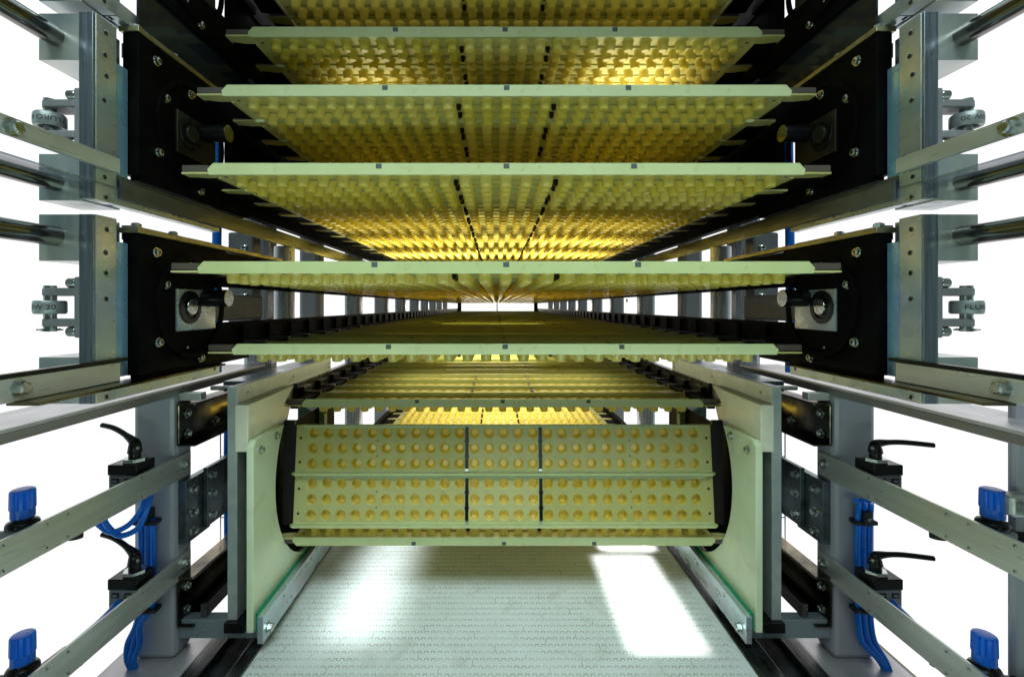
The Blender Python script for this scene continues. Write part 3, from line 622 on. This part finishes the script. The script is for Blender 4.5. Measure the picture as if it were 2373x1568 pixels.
    MB().box(X(16.42), X(16.5), 20.0, 75, 4.98, 5.5).build('upper_lip', M['cool'], t)
    o = MB().box(X(16.3), X(16.4), 21, 80, 12.3, 14.35).build('guard_sheet', M['pcd']); tag(o, 'glossy dark sheet closing the gap between middle and upper decks, %s side' % sn, 'guard', 'dark guard sheets')
    # clamp actuator beside the lower deck
    t = thing('actuator', (X(19.2), 30, -1), 'cast actuator with socket screws seen through the lower deck window, %s side' % sn, 'actuator', 'cast actuators')
    MB().box(X(17.6), X(19.4), 33.4, 34.6, -3.2, 5.2).build('housing', M['cast'], t, 0.15)
    MB().cyl((X(17.0), 37, -3), (X(17.0), 37, 4.6), 0.75, n=28).build('cylinder', M['steelfar'], t)
    MB().box(X(16.9), X(17.8), 27.0, 33.4, -0.9, 0.7).build('valve_block', M['cast'], t, 0.1)
    for z in (4.1, 2.4, 0.7, -0.75): hexbolt(t, (X(18.2), 33.4, z), front, 0.22, 0.12, True, 'cap_screw', cap=True)
    o = MB().tube([(X(19.9), 33, -4.6), (X(19.95), 33, 0), (X(19.9), 33, 6), (X(19.8), 33, 12)], 0.3).build('blue_hose', M['hose']); tag(o, 'blue hose rising behind the lower side frame, %s side' % sn, 'hose', 'rising blue hoses')
    # green machine part seen above the shields
    o = MB(); o.prism([(X(15.7), -10.4), (X(15.7), -9.3), (X(17.4), -8.3), (X(17.4), -10.4)], 'y', 40.4, 40.7); o.box(X(15.05), X(15.7), 40.2, 40.9, -10.4, -8.5); o.box(X(14.9), X(15.05), 40.3, 40.6, -9.1, -8.7)
    o = o.build('machine_bracket', M['green'] if False else mat('pale_green_paint', (0.16, 0.27, 0.19), 0.5), None, 0.04); tag(o, 'pale green bracket seen above the %s end of the upright trays' % sn, 'bracket', 'pale green brackets')

# ================================================================== levers, regulators, hoses, flat bars
for s, sn in SIDES:
    X = lambda hw: C + s * hw
    inw = (-s, 0, 0); outw = (s, 0, 0)
    for k, (za, zb, words) in enumerate(((-9.07, -10.48, 'upper'), (-15.2, -16.57, 'lower'))):
        t = thing('mounting_rail', (X(19.6), 24, zb), 'flat steel rail with small rivets on the front %s pillar, %s of the two' % (sn, words), 'rail', 'riveted steel rails')
        MB().box(X(19.62), X(19.76), 11, 29.75, zb, za).build('flat_bar', M['alu'], t, 0.015)
        hexbolt(t, (X(19.62), 29.15, (za + zb) / 2 + 0.12), inw, 0.22, 0.18, True)
        for y in (25.6, 21.2, 20.2, 26.6 if False else 18.4):
            for z in (za - 0.22, zb + 0.2): hexbolt(t, (X(19.62), y, z), inw, 0.075, 0.02, False, 'rivet', m=M['bolt'], cap=True)
        dz = -6.2 * k
        dirx = s * 1.0; diry = 0.25 if s < 0 else -0.10
        v = thing('lever_valve', (X(20.8), 26.2, -10 + dz), 'black hand lever valve sitting behind the %s riveted rail on the %s' % (words, sn), 'valve', 'black lever valves')
        MB().box(X(19.95), X(21.55), 25.7, 27.1, -9.18 + dz, -8.6 + dz).build('valve_head', M['blackgl'], v, 0.05)
        b = MB().box(X(20.0), X(21.5), 25.75, 27.05, -10.6 + dz, -9.2 + dz)
        for q in (20.25, 20.95): b.box(X(q), X(q + 0.4), 25.72, 25.76, -9.62 + dz, -9.34 + dz, 1); b.box(X(q + 0.08), X(q + 0.32), 25.70, 25.73, -9.54 + dz, -9.42 + dz)
        b.build('valve_body', [M['greyp'], M['ink']], v, 0.03)
        hx, hy, hz = X(20.55), 26.35, -8.6 + dz
        MB().cyl((hx, hy, hz), (hx, hy, hz + 0.22), 0.58, n=6, smooth=False).build('lock_nut', M['bolt'], v, 0.03)
        lv = MB().cyl((hx, hy, hz + 0.22), (hx, hy, hz + 0.55), 0.30, n=24)
        if s < 0: pts = [(0, 0, .5), (0.0, 0, .95), (-.15, .05, 1.12), (-.5, .15, 1.32), (-1.0, .3, 1.55), (-1.6, .45, 1.75), (-2.3, .6, 1.85)]
        else: pts = [(0, 0, .5), (0.0, 0, .85), (.15, 0, .98), (.5, -.05, 1.05), (1.2, -.12, 1.09), (2.0, -.2, 1.05), (2.95, -.3, 0.97)]
        b = MB(); sp = smooth_path([(hx + a, hy + bb, hz + c) for a, bb, c in pts], 6); n = len(sp)
        b.tube(sp, 0.2, 14, rs=[0.36 - 0.20 * min(1, i / (n * 0.55)) - 0.02 * i / n for i in range(n)])
        lv.v += []; lvo = lv.build('lever_hub', M['blackgl'], v); b.build('lever_arm', M['blackgl'], v)
        hexbolt(v, (hx - s * 0.28, hy - 0.16, hz + 0.78), (-s, -0.6, 0), 0.08, 0.03, False, 'set_screw', cap=True)
        b = MB().cyl((X(20.6), 25.75, -10.05 + dz), (X(20.7), 24.5, -10.15 + dz), 0.3, n=20).cyl((X(20.7), 24.5, -10.15 + dz), (X(20.72), 24.25, -10.18 + dz), 0.36, n=8, smooth=False)
        b.tube(smooth_path([(X(20.72), 24.25, -10.18 + dz), (X(20.85), 23.6, -10.3 + dz), (X(21.0), 23.2, -10.75 + dz), (X(21.0), 23.1, -11.3 + dz)]), 0.33, 14)
        b.build('pipe_elbow', M['rubber'], v)
        # pressure regulator
        ry, rx = 20.35, 20.78 - (0.35 if s > 0 and k else 0)
        r = thing('pressure_regulator', (X(rx), ry, -10.6 + dz), 'blue ribbed regulator knob on a black collar behind the %s rail on the %s' % (words, sn), 'regulator', 'blue knob regulators')
        tz = -7.85 + dz
        b = MB(); nr = 48
        ringp = lambda rad, z, rib: [(X(rx) + (rad + (rib if i % 4 < 3 else -0.055)) * math.cos(2 * math.pi * i / nr), ry + (rad + (rib if i % 4 < 3 else -0.055)) * math.sin(2 * math.pi * i / nr), z) for i in range(nr)]
        rows = [ringp(0.05, tz + 0.03, 0), ringp(0.46, tz + 0.03, 0), ringp(0.53, tz, 0), ringp(0.415, tz - 0.05, 0.012), ringp(0.425, tz - 0.78, 0.014), ringp(0.54, tz - 0.80, 0.0), ringp(0.55, tz - 1.16, 0.0), ringp(0.4, tz - 1.18, 0.0)]
        rows = [[(x, y, z) for x, y, z in q] for q in rows]
        if True:
            for j in (5, 6, 7):
                rad = (0.408, 0.412, 0.3)[j - 5]; zz = rows[j][0][2]
                rows[j] = [(X(rx) + rad * math.cos(2 * math.pi * i / nr), ry + rad * math.sin(2 * math.pi * i / nr), zz) for i in range(nr)]
            for j in (0, 1, 2):
                rad = (0.02, 0.34, 0.40)[j]; zz = rows[j][0][2]
                rows[j] = [(X(rx) + rad * math.cos(2 * math.pi * i / nr), ry + rad * math.sin(2 * math.pi * i / nr), zz) for i in range(nr)]
        b.add([q for rr in rows for q in rr], [(j * nr + i, j * nr + (i + 1) % nr, (j + 1) * nr + (i + 1) % nr, (j + 1) * nr + i) for j in range(len(rows) - 1) for i in range(nr)], 0, True)
        b.add(rows[0], [list(range(nr))]); b.build('knob', M['blue'], r)
        MB().lathe((X(rx), ry, tz - 1.18), [(0.2, 0.0), (0.35, 0), (0.38, -0.08), (0.52, -0.15), (0.57, -0.24), (0.57, -0.36), (0.53, -0.42), (0.2, -0.42)], 36).build('collar', M['blackgl'], r)
        MB().box(X(rx - 0.55), X(rx + 0.55), ry - 0.55, ry + 0.55, tz - 2.9, tz - 1.6).build('body', M['cast'], r, 0.12)
        b = MB().cyl((X(rx - 0.1), ry + 0.55, tz - 2.1), (X(rx - 0.1), ry + 2.0, tz - 2.15), 0.26, n=8, smooth=False); b.cyl((X(rx + 0.5), ry, tz - 2.2), (X(rx + 2.2), ry - 0.2, tz - 2.2), 0.42, n=24)
        b.build('pipe_fitting', M['blackgl'], r)
        o = MB().tube(smooth_path([(X(rx - 0.1), ry + 2.0, tz - 2.15), (X(rx - 0.05), ry + 3.0, tz - 2.15), (X(20.8), 24.4, tz - 2.15), (X(20.9), 25.7, tz - 2.0)]), 0.2, 12).build('blue_hose', M['hose'])
        tag(o, 'blue hose leading from the %s regulator to its valve on the %s' % (words, sn), 'hose', 'blue air hoses')
    # hoses on the pillar
    hb = [(0, 0), (0.38, 0.05), (0.74, 0)]
    for i, (dx, dy) in enumerate(hb):
        x0 = 21.55 - dx if s < 0 else 21.1 + dx - 0.2
        pts = [(X(x0), 28.1 + dy, -12.6), (X(x0), 28.15 + dy, -14.5), (X(x0), 28.1 + dy, -17.5), (X(x0 + 0.2 + 0.25 * i), 28.0 + dy, -18.8), (X(22.15 - 0.35 * i), 27.9, -19.8), (X(22.1 - 0.2 * i), 27.8, -20.7), (X(21.8 - 0.1 * i), 27.9, -21.5)]
        if s > 0: pts = [(X(x0 - 0.5), 27.6, -11.3), (X(x0 - 0.12), 27.9, -11.6)] + pts[:3] + [(X(x0 + 0.05), 28.1 + dy, -18.8), (X(x0 + 0.2), 28.0, -19.8), (X(21.9 + 0.2 * i), 27.8, -20.7), (X(22.3 + 0.12 * i), 27.7, -21.5)]
        o = MB().tube(smooth_path(pts), 0.155, 12).build('blue_hose', M['hose'])
        tag(o, 'blue hose strapped upright on the front %s pillar, %s of the bundle' % (sn, ('outer', 'middle', 'inner')[i]), 'hose', 'blue hoses on the pillars')
    for z in (-12.75, -17.9):
        xx = 21.15 if s < 0 else 21.25
        b = MB().box(X(xx - 0.65), X(xx + 0.65), 27.82, 28.42, z - 0.12, z + 0.12); b.box(X(xx - 0.22), X(xx + 0.22), 27.7, 28.45, z - 0.1, z + 0.75)
        o = b.build('hose_clamp', M['rubber'], None, 0.04); hexbolt(o, (X(xx), 27.7, z + 0.3), (0, -1, 0), 0.1, 0.05, False, 'screw', cap=True)
        tag(o, 'black clamp holding the blue hoses on the front %s pillar, %s one' % (sn, 'upper' if z > -15 else 'lower'), 'clamp', 'hose clamps')
    if s < 0:
        for i, q in enumerate((0.0, 0.5)):
            pts = [(X(22.4 - q), 26.0, -10.6), (X(22.75 - q), 26.3, -11.7), (X(22.6 - q), 26.6, -12.35 - q * .3), (X(22.0 - q), 26.6, -12.65 - q * .4), (X(21.2 - q), 26.8, -12.3 - q * .4), (X(20.65 - q * .6), 27.0, -11.5), (X(20.75 - q * .6), 27.4, -10.9), (X(21.2 - q * .4), 27.8, -11.3), (X(21.5 - q * .6), 28.1, -12.6)]
            o = MB().tube(smooth_path(pts), 0.155, 12).build('blue_hose', M['hose']); tag(o, 'looped blue hose beside the front left pillar, %s loop' % ('larger' if i == 0 else 'smaller'), 'hose', 'looped blue hoses')
    else:
        b = MB().tube(smooth_path([(X(22.6), 24.4, -10.8), (X(22.9), 24.2, -11.4), (X(23.2), 23.9, -11.0)]), 0.2, 12)
        o = b.build('blue_hose', M['hose']); tag(o, 'short bent blue hose under the upper rail on the right', 'hose', 'looped blue hoses')
    # blue cable and thin wire frame behind the guide
    for i in range(2):
        o = MB().tube([(X(20.6 + 0.35 * i), 36, -7), (X(20.65 + 0.35 * i), 36, -12), (X(20.6 + 0.35 * i), 36, -20)], 0.16).build('blue_cable', M['hose']); tag(o, 'thin blue cable hanging behind the galvanised plate on the %s, %s' % (sn, ('nearer the machine', 'farther out')[i]), 'cable', 'hanging blue cables')
    b = MB().cyl((X(21.4), 36, -7), (X(21.4), 36, -21), 0.05, n=8)
    for z in (-8.5, -11.4, -16): b.cyl((X(20.5), 36, z), (X(21.4), 36, z), 0.05, n=8)
    o = b.build('wire_frame', M['bolt']); tag(o, 'thin wire frame behind the galvanised plate on the %s' % sn, 'wire frame', 'wire frames')

# right edge post with brackets
t = thing('edge_post', (22.9, 20.2, -24.3), 'grey painted post at the right edge of the picture', 'post')
MB().box(22.2, 23.2, 20.3, 20.7, -24.3, -3.6).build('column', M['paint'], t, 0.15)
MB().box(21.3, 22.25, 19.6, 20.3, -8.75, -7.85).build('bracket', M['alu'], t, 0.12)
hexbolt(t, (21.75, 19.6, -8.3), (0, -1, 0), 0.26, 0.2, True)
st = MB().box(C + 16.05, C + 16.1, 60, 60.6, 0.5, 0.9).build('sticker', M['yellow']); tag(st, 'small yellow sticker on the far right rail', 'sticker')
